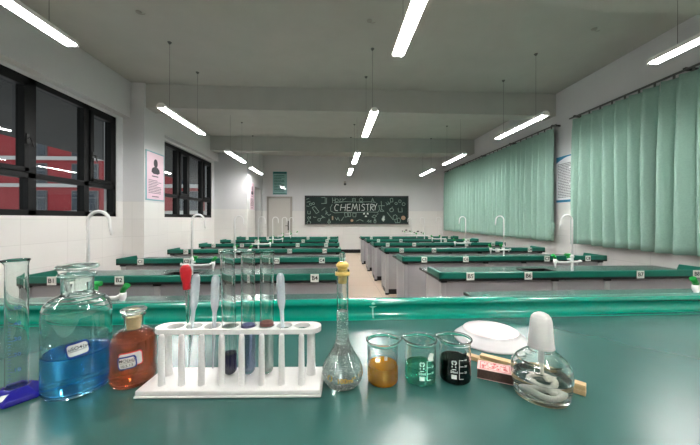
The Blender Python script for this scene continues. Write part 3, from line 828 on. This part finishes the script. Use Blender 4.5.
lt = MB(); lt.add([(-.0235, -.0215, .0095), (-.0125, -.0262, .0098), (-.0105, -.0190, .0148), (-.0175, -.0160, .0148), (-.0235, -.0215, .0082), (-.0125, -.0262, .0085), (-.0105, -.0190, .0130), (-.0175, -.0160, .0130)],
       [(0,1,2,3), (7,6,5,4), (0,4,5,1), (1,5,6,2), (2,6,7,3), (3,7,4,0)])
lt.build('foot_sticker', M['label'], fo)
gm = MB()
for k in range(1, 27):
    z = .020+.0046*k; w = .5 if k % 5 == 0 else .28
    patch(gm, R, -.75, -.75+w, z-.00022, z+.00022, 0, off=.0001, n=4, thick=.0001)
for k in range(1, 6): wrap_text(gm, str(10*k), .0075, R, .05, .020+.023*k+.002, 0, off=.0005)
gm.build('graduation_marks', M['blueprint'], g)

# --- test tube rack
rx, rz_ = -.1845, .480
rk = thing('test_tube_rack', rx, rz_, 'white plastic test tube rack with drying pegs, on the teal bench', 'rack', -TH+.012)
b = MB(); b.box(-.1405, .1405, -.0375, .0375, .0, .0035); b.box(-.139, .139, -.036, .036, .0035, .011); b.build('base', M['white'], rk, bevel=.002)
HP = [-.105+.03*k for k in range(8)]           # hole centres along the rack
HY = .0125
def plate_holes(name, hl, y0, y1, z0, z1, holes, rad, m, parent):
    cu = bpy.data.curves.new('c', 'CURVE'); cu.dimensions = '2D'; cu.fill_mode = 'BOTH'
    def spl(pts):
        s_ = cu.splines.new('POLY'); s_.points.add(len(pts)-1); s_.use_cyclic_u = True
        for i, p in enumerate(pts): s_.points[i].co = (p[0], p[1], 0, 1)
    rr_ = (y1-y0)/2; cy_ = (y0+y1)/2
    spl([(hl-rr_+rr_*math.cos(a), cy_+rr_*math.sin(a)) for a in [-PI/2+PI*k/14 for k in range(15)]] + [(-hl+rr_+rr_*math.cos(a), cy_+rr_*math.sin(a)) for a in [PI/2+PI*k/14 for k in range(15)]])
    for h in holes: spl([(h+rad*math.cos(2*PI*k/28), cy_+rad*math.sin(2*PI*k/28)) for k in range(28)])
    cu.extrude = (z1-z0)/2; ob = bpy.data.objects.new('c', cu); COL.objects.link(ob)
    me = bpy.data.meshes.new_from_object(ob.evaluated_get(bpy.context.evaluated_depsgraph_get()))
    bpy.data.objects.remove(ob); bpy.data.curves.remove(cu)
    mb = MB(); mb.mesh(me, Matrix.Translation((0, 0, (z0+z1)/2))); return mb.build(name, m, parent, bevel=.0012)
plate_holes('top_plate', .1365, HY-.0185, HY+.0185, .0835, .0915, HP, .0132, M['white'], rk)
for s in (-1, 1):
    p = MB(); p.lathe([(0, .0105), (.0085, .0105), (.0068, .03), (.0066, .084), (0, .084)], 20); o = p.build('support_post', M['white'], rk); o.location = (s*.1195, HY, 0)
for k in range(8):
    p = MB(); p.lathe([(0, .0105), (.0054, .0105), (.0050, .02), (.0043, .082), (.0040, .0865), (.003, .089), (0, .090)], 18)
    o = p.build('drying_peg', M['white'], rk); o.location = (-.1095+.0311*k, -.019, 0)

def rack_point(hole, dy=0., dx=0.):
    a = -TH+.012; c_, s_ = math.cos(a), math.sin(a); x, y = HP[hole]+dx, HY+dy
    b_ = at(rx, rz_); return Vector((b_[0]+x*c_-y*s_, b_[1]+x*s_+y*c_, BZ))
def test_tube(hole, label, fill, lm, lname, lean=(0, 0), film=None, top=None):
    p = rack_point(hole); r = empty('test_tube', (p.x, p.y, BZ+.0112), -TH, label, 'test tube', 'test tubes in the rack')
    R_ = .0113; zt = .205
    bot = [(R_*math.sin(t), R_-R_*math.cos(t)) for t in [PI/2*k/7 for k in range(1, 8)]]
    ib = [((R_-.0010)*math.sin(t), R_-(R_-.0010)*math.cos(t)) for t in [PI/2*k/7 for k in range(1, 8)]]
    pr = [(0, 0)] + bot + [(R_, zt-.003), (R_+.0009, zt-.001), (R_+.0006, zt)] + [(R_-.0006, zt-.0003), (R_-.0010, zt-.004)] + ib[::-1] + [(0, .0010)]
    MB().lathe(pr, 32).build('glass', M['glass'], r)
    q = R_-.0008
    lb2 = [(q*math.sin(t), R_-q*math.cos(t)) for t in [PI/2*k/7 for k in range(1, 8)]]
    MB().lathe([(0, .001)] + lb2 + [(q, fill), (q-.0015, fill-.0008), (0, fill-.001)], 32).build(lname, lm, r)
    if film:
        MB().lathe([(0, fill), (q, fill), (q, fill+.0055), (0, fill+.0045)], 32).build('liquid_film', film, r)
    r.rotation_euler = (lean[1], lean[0], -TH); return r
test_tube(3, 'test tube with dark purple liquid at the bottom, leaning in the white rack', .036, M['purple_liq'], 'purple_liquid', (-.030, -.010))
test_tube(4, 'upright test tube of pale lavender liquid, the middle tube in the white rack', .078, M['lav_liq'], 'lavender_liquid', (-.004, 0), M['lav_top'])
test_tube(5, 'test tube of pale pink liquid with a pink film, next to the lavender tube', .082, M['pink_liq'], 'pink_liquid', (.006, 0), M['pink_top'])

def pipette(hole, label, top, lean, dx=0., dy=0.):
    p = rack_point(hole, dy, dx); L_ = .155; z0 = top-L_
    r = empty('plastic_pipette', (p.x, p.y, BZ+.088), 0, label, 'pipette', 'soft plastic pipettes in the rack')
    def q(z): return z0+z-.088
    pr = [(0, q(0)), (.0010, q(0)), (.0015, q(.03)), (.0024, q(.05)), (.0030, q(.075)), (.0034, q(.094)), (.0054, q(.102)), (.0064, q(.108)), (.0066, q(.115)), (.0066, q(.145)), (.0058, q(.1515)), (.0035, q(.155)), (0, q(.156))]
    MB().lathe(pr, 20).build('bulb_and_stem', M['pip'], r)
    r.rotation_euler = (lean[1], lean[0], -TH); return r
pipette(1, 'translucent pipette crossing the red-bulbed dropper in the white rack', .178, (.085, 0), -.005, .002)
pipette(2, 'translucent pipette standing alone between the red dropper and the test tubes', .176, (.03, 0), .003)
pipette(6, 'translucent pipette on the far side of the test tubes, nearest the empty rack hole', .179, (-.045, 0), -.003)
p = rack_point(1, -.003, -.007)
r = empty('glass_dropper', (p.x, p.y, BZ+.088), 0, 'glass dropper with a red rubber bulb in the white rack', 'dropper')
MB().lathe([(0, -.035), (.0012, -.035), (.0016, -.02), (.0031, -.005), (.0033, .07), (0, .07)], 20).build('glass_stem', M['glass'], r)
MB().lathe([(0, .066), (.0056, .066), (.0060, .071), (.0058, .076), (.0072, .083), (.0086, .091), (.0088, .097), (.0074, .103), (.004, .1065), (0, .107)], 24).build('rubber_bulb', M['red_rubber'], r)
r.rotation_euler = (.02, -.045, -TH)

# --- volumetric flask
xc, zc = -.0122, .482
g = thing('volumetric_flask', xc, zc, 'clear pear-shaped volumetric flask of bubbly water with yellow stopper ring', 'flask', faces_cam(xc, zc))
outer = [(.0185, 0), (.0265, .0035), (.0315, .0115), (.0335, .0205), (.0325, .029), (.029, .0375), (.0225, .048), (.0163, .0585), (.0122, .068), (.0102, .077), (.0096, .088), (.0096, .176), (.0112, .178), (.0112, .186), (.0103, .187)]
pr = vessel(outer, .0014, .002)
MB().lathe(pr, 48).build('glass_body', M['glass'], g)
li = [(max(r_-.0011, .001), max(z, .0017)) for r_, z in outer[:12] if z < .12] + [(.0085, .12), (.0075, .1192), (.005, .1189)]
MB().lathe(solid(li), 48).build('water', M['water'], g)
MB().lathe([(0, .165), (.0070, .165), (.0080, .19), (.0100, .1915), (.0105, .195), (.0085, .1975), (.0060, .2), (0, .2)], 24).build('stopper', M['yellow'], g)
MB().lathe([(0, .2), (.0048, .2), (.0052, .207), (.0046, .2135), (.0025, .216), (0, .2162)], 20).build('stopper_tip', M['glass'], g)
MB().lathe([(.0115, .1775), (.0122, .179), (.0122, .1825), (.0115, .184), (.0113, .184), (.0113, .1775)], 32).build('yellow_collar', M['yellow'], g)
def flask_r(z):
    P = outer
    for (r0, z0), (r1, z1) in zip(P[:-1], P[1:]):
        if z0 <= z <= z1: return r0+(r1-r0)*(z-z0)/max(z1-z0, 1e-6)
    return P[0][0]
bu = MB(); rb = random.Random(9)
for k in range(400):
    z = .006+.112*rb.random()**2.2; a = rb.uniform(-PI, PI); rr_ = flask_r(z)-.0012; s_ = rb.uniform(.0004, .0009)
    c_ = Vector((rr_*math.sin(a), -rr_*math.cos(a), z))
    pts = [c_+Vector(v)*s_ for v in ((1,0,0),(-1,0,0),(0,1,0),(0,-1,0),(0,0,1),(0,0,-1))]
    bu.add(pts, [(0,2,4),(2,1,4),(1,3,4),(3,0,4),(2,0,5),(1,2,5),(3,1,5),(0,3,5)], 0, True)
tag(bu.build('air_bubbles', M['whiteprint'], g), kind='stuff')
fm = MB()
wrap_text(fm, '100ml', .0100, flask_r, .12, .0225, 0, off=.0018, bold=.02)
for a in range(0, 360, 30):
    t = math.radians(a); t2 = math.radians(a+24)
    if a in (60, 240): continue
    q = []
    for tt_, rr2 in ((t, .0046), (t2, .0046), (t2, .0030), (t, .0030)):
        z = .0240+rr2*math.sin(tt_); rr_ = flask_r(z); an = -.62+rr2*math.cos(tt_)/rr_
        q.append(((rr_+.0006)*math.sin(an), -(rr_+.0006)*math.cos(an), z))
    fm.add(q + [tuple(Vector(v)*1.0+Vector((0, -.0002, 0))) for v in q], [(0,1,2,3), (7,6,5,4), (0,4,5,1), (1,5,6,2), (2,6,7,3), (3,7,4,0)])
for k, dx in enumerate((.60, .72, .84)):
    wrap_text(fm, ('±', '.', '1')[k], .006, flask_r, dx, .0250, 0, off=.0006)
fm.build('amber_print', M['gold'], g)

# --- beakers
def beaker(xc, zc, label, fill, lm, lname, sp_ang, marks, mk_ang, spots=None):
    g = thing('beaker', xc, zc, label, 'beaker', faces_cam(xc, zc), 'small beakers of coloured liquid')
    R_ = .0252; h = .068
    outer = [(.0195, 0), (.0230, .0008), (.0248, .0035), (R_, .008), (R_, .058), (.0254, .0625), (.0262, .0655), (.0272, .0664), (.0278, .0676), (.0277, .0689), (.0269, .0697)]
    inn = [(.0260, .0696), (.0252, .0687), (.0248, .0674), (.0243, .0640), (.0240, .058), (.0239, .009), (.0235, .0048), (.0220, .0026), (.0195, .0018)]
    MB().lathe([(0, 0)] + outer + inn + [(0, .0018)], 56, warp=spout(sp_ang, .054, .0697, .24)).build('glass', M['glass'], g)
    li = [(.0195, .0016), (.0222, .0023), (.0238, .0046), (.0242, .009), (.0242, fill+.0008), (.0232, fill)]
    MB().lathe(solid(li), 56).build(lname, lm, g)
    k = MB()
    if marks:
        z0 = .012
        patch(k, R_, mk_ang+.30, mk_ang+.325, z0, z0+.031, 0, n=2)
        for q in range(4):
            z = z0+.0100*q; patch(k, R_, mk_ang+.30, mk_ang+.58, z-.0003, z+.0003, 0, n=4)
            if q: wrap_text(k, str(10+10*q), .0045, R_, mk_ang+.74, z, 0, off=.0003)
        n_ = 20
        for q in range(n_):
            t0, t1 = 2*PI*q/n_, 2*PI*(q+.9)/n_
            if q in (4, 5, 14, 15): continue
            v = []
            for tt_, rr2 in ((t0, .0041), (t1, .0041), (t1, .0024), (t0, .0024)):
                an = mk_ang+rr2*math.cos(tt_)/R_; z = .0375+rr2*math.sin(tt_)
                v.append(((R_+.0005)*math.sin(an), -(R_+.0005)*math.cos(an), z))
            k.add(v + [(x*.994, y*.994, z) for x, y, z in v], [(0,1,2,3), (7,6,5,4), (0,4,5,1), (1,5,6,2), (2,6,7,3), (3,7,4,0)])
        patch(k, R_, mk_ang-.03, mk_ang+.03, .0385, .040, 0, n=2)
        patch(k, R_, mk_ang-.15, mk_ang-.09, .0298, .032, 0, n=2); patch(k, R_, mk_ang+.06, mk_ang+.13, .0298, .032, 0, n=2)
        wrap_text(k, 'LOW FORM', .0022, R_, mk_ang, .0266, 0, off=.0003) if False else patch(k, R_, mk_ang-.14, mk_ang+.12, .0262, .0270, 0, n=4)
        wrap_text(k, '50ml', .0058, R_, mk_ang, .0222, 0, off=.0003)
        patch(k, R_, mk_ang-.16, mk_ang+.16, .0115, .0180, 0, n=6)
    else:
        patch(k, R_, .12, .17, .046, .051, 0, n=2); patch(k, R_, .23, .28, .046, .051, 0, n=2); patch(k, R_, .12, .28, .0505, .0515, 0, n=3); patch(k, R_, .12, .28, .0455, .0465, 0, n=3)
        for q in range(3): patch(k, R_, -.45, -.15, .046+.004*q, .0464+.004*q, 0, n=4)
    if spots:
        patch(k, R_, *spots, 0, rnd=.003, rot=-.4)
    k.build('white_print', M['whiteprint'], g)
    return g
beaker(.0545, .492, 'glass beaker of orange-yellow liquid next to the volumetric flask', .0285, M['b_orange'], 'orange_liquid', .3, False, 0)
beaker(.1178, .495, 'glass beaker of green liquid between the orange and dark beakers', .0275, M['b_green'], 'green_liquid', PI*.92, True, .12, (.52, .92, .042, .054))
d3 = beaker(.1775, .499, 'glass beaker of nearly black liquid beside the matchbox', .0355, M['b_dark'], 'dark_liquid', PI*.95, True, -.05)
dr = MB(); patch(dr, .0252, .62, .74, .047, .055, 0, rnd=.0012, off=.0002); dr.build('dark_drip', M['b_dark'], d3)

# --- upturned white dish
xw, yw = .352, .646
g = empty('porcelain_dish', (xw, yw, BZ), 0, 'white porcelain dish lying upside down behind the matchbox', 'dish')
pr = [(.0745, 0), (.078, .0005), (.0785, .002), (.0770, .0042), (.068, .0115), (.060, .0170), (.0575, .0190), (.0570, .0212), (.0555, .0220), (.054, .0212), (.052, .0200), (.03, .0196), (0, .0196)]
inn = [(0, .0160), (.05, .0160), (.058, .0138), (.066, .0085), (.0740, .0022)]
MB().lathe([(0, .0160)] + inn[1:] + pr, 64).build('bowl', M['porcelain'], g)
MB().lathe([(.0556, .0219), (.0568, .0214), (.0568, .0217), (.0558, .0223)], 64).build('foot_rim_line', M['rimline'], g)

# --- matchbox
a_ = math.atan2(.478-.501, .2643-.2157)
mcx, mcz = (.2157+.2643+.0137)/2, (.501+.478+.029)/2
g = thing('matchbox', mcx, mcz, 'small matchbox with pink printed top and brown striking side', 'matchbox', -TH+a_)
sl = MB(); L2, W2_, h_ = .0265, .0165, .0165
sl.box(-L2, L2, -W2_, W2_, 0, .0009, 0); sl.box(-L2, L2, -W2_, W2_, h_-.0009, h_, 0); sl.box(-L2, L2, -W2_, -W2_+.0009, .0009, h_-.0009, 1); sl.box(-L2, L2, W2_-.0009, W2_, .0009, h_-.0009, 1)
rm = random.Random(2)
for y0, y1 in ((-W2_+.003, -W2_+.0042), (W2_-.0042, W2_-.003)): sl.box(-L2+.004, L2-.003, y0, y1, h_, h_+.0002, 2)
for x0 in (-L2+.004, L2-.0042): sl.box(x0, x0+.0012, -W2_+.003, W2_-.003, h_, h_+.0002, 2)
for k in range(46):
    x = rm.uniform(-.019, .019); y = rm.uniform(-.0105, .0105); w = rm.uniform(.0008, .0026); d_ = rm.uniform(.0006, .0016)
    sl.box(x-w, x+w, y-d_, y+d_, h_, h_+.0002, 2)
sl.build('sleeve', [M['matchtop'], M['striker'], M['matchred']], g)
MB().box(-L2+.0006, L2-.0006, -W2_+.0012, W2_-.0012, .0012, h_-.0012).build('tray', M['cork'], g)

# --- wooden test tube clamp lying behind the lamp
p0 = Vector(cam2w(.233, .573)); p1 = Vector(cam2w(.362, .4526)); dv = p1-p0
g = empty('wooden_clamp', ((p0.x+p1.x)/2, (p0.y+p1.y)/2, BZ), math.atan2(dv.y, dv.x), 'pale wooden test tube clamp lying behind the spirit lamp and matchbox', 'clamp')
hl = dv.length/2
MB().box(-hl, hl, -.0065, .0065, 0, .0075).build('wooden_arm', M['wood'], g, bevel=.0008)
MB().extrude([(-hl+.02, .0085), (hl, .0085), (hl, .0162), (-.02, .0172), (-hl+.02, .0145)], 'y', -.0065, .0065).build('wooden_arm', M['wood'], g, bevel=.0008)
sg = MB(); sg.tube([(-.02+.0008*k*.5, .0095*math.cos(k*.9), .0082+.0095*math.sin(k*.9)) for k in range(36)], .0006, n=6); sg.build('spring', M['steel'], g)

# --- spirit lamp
xc, zc = .2930, .4525
g = thing('spirit_lamp', xc, zc, 'squat glass spirit lamp with frosted white cap and clear fuel', 'spirit lamp', faces_cam(xc, zc))
outer = [(.032, 0), (.0362, .0015), (.0378, .005), (.0380, .009), (.0398, .020), (.0414, .032), (.0415, .039), (.0400, .047), (.0345, .056), (.0255, .064), (.0180, .0690), (.0150, .0725), (.0150, .0800), (.0156, .0815)]
MB().lathe(vessel(outer, .0024, .006), 56).build('glass_body', M['glass'], g)
li = [(.030, .0058), (.0348, .0062), (.0358, .009), (.0376, .0200), (.0391, .0315), (.0377, .0312)]
MB().lathe(solid(li), 56).build('fuel', M['alcohol'], g)
cp = [(0, .1265), (.0055, .1258), (.0100, .1235), (.0132, .1195), (.0148, .1135), (.0166, .088), (.0176, .0765), (.0184, .0735), (.0172, .0735), (.0166, .0765), (.0156, .088), (.0138, .113), (.0124, .1178), (.0095, .1212), (0, .1240)]
MB().lathe(cp, 40).build('cap', M['frost'], g)
w = MB(); w.lathe([(0, .050), (.0042, .050), (.0042, .0825), (.0125, .0825), (.0125, .0845), (.0040, .0845), (.0035, .094), (0, .094)], 20); w.build('wick_holder', M['porcelain'], g)
wk = [(0, 0, .085), (0, 0, .05), (.002, .002, .03), (.008, -.004, .016)]
wk += [((.014+.006*k/18)*math.cos(.4+k*.42), (.014+.006*k/18)*math.sin(.4+k*.42), .0112+.002*math.sin(k*.9)) for k in range(19)]
w = MB(); w.tube(wk, [.0026]*4+[.0045]*19, n=8); w.build('cotton_wick', M['cotton'], g)

# ------------------------------------------------------------------ sky, camera, output
W = bpy.data.worlds.new('dusk_sky'); S.world = W; W.use_nodes = True
bg = W.node_tree.nodes['Background']; bg.inputs['Color'].default_value = (.72, .74, .77, 1); bg.inputs['Strength'].default_value = .9
cam = bpy.data.cameras.new('camera'); co = bpy.data.objects.new('camera', cam); COL.objects.link(co)
cam.sensor_width = 36; cam.sensor_fit = 'HORIZONTAL'; cam.lens = 36*F/700; cam.clip_start = .02; cam.clip_end = 300
cam.shift_y = -3.5/700
co.location = (0, 0, H); co.rotation_euler = (PI/2, 0, -TH); S.camera = co
S.view_settings.view_transform = 'Standard'; S.view_settings.look = 'None'; S.view_settings.gamma = 1; S.view_settings.use_curve_mapping = False
S.view_settings.exposure = 0.48
cy = S.cycles
cy.max_bounces = 20; cy.transmission_bounces = 18; cy.transparent_max_bounces = 24; cy.glossy_bounces = 8; cy.diffuse_bounces = 5
cy.caustics_reflective = True; cy.caustics_refractive = True; cy.blur_glossy = .4
cy.sample_clamp_indirect = 60; cy.use_denoising = True
try: cy.denoiser = 'OPENIMAGEDENOISE'
except Exception: pass
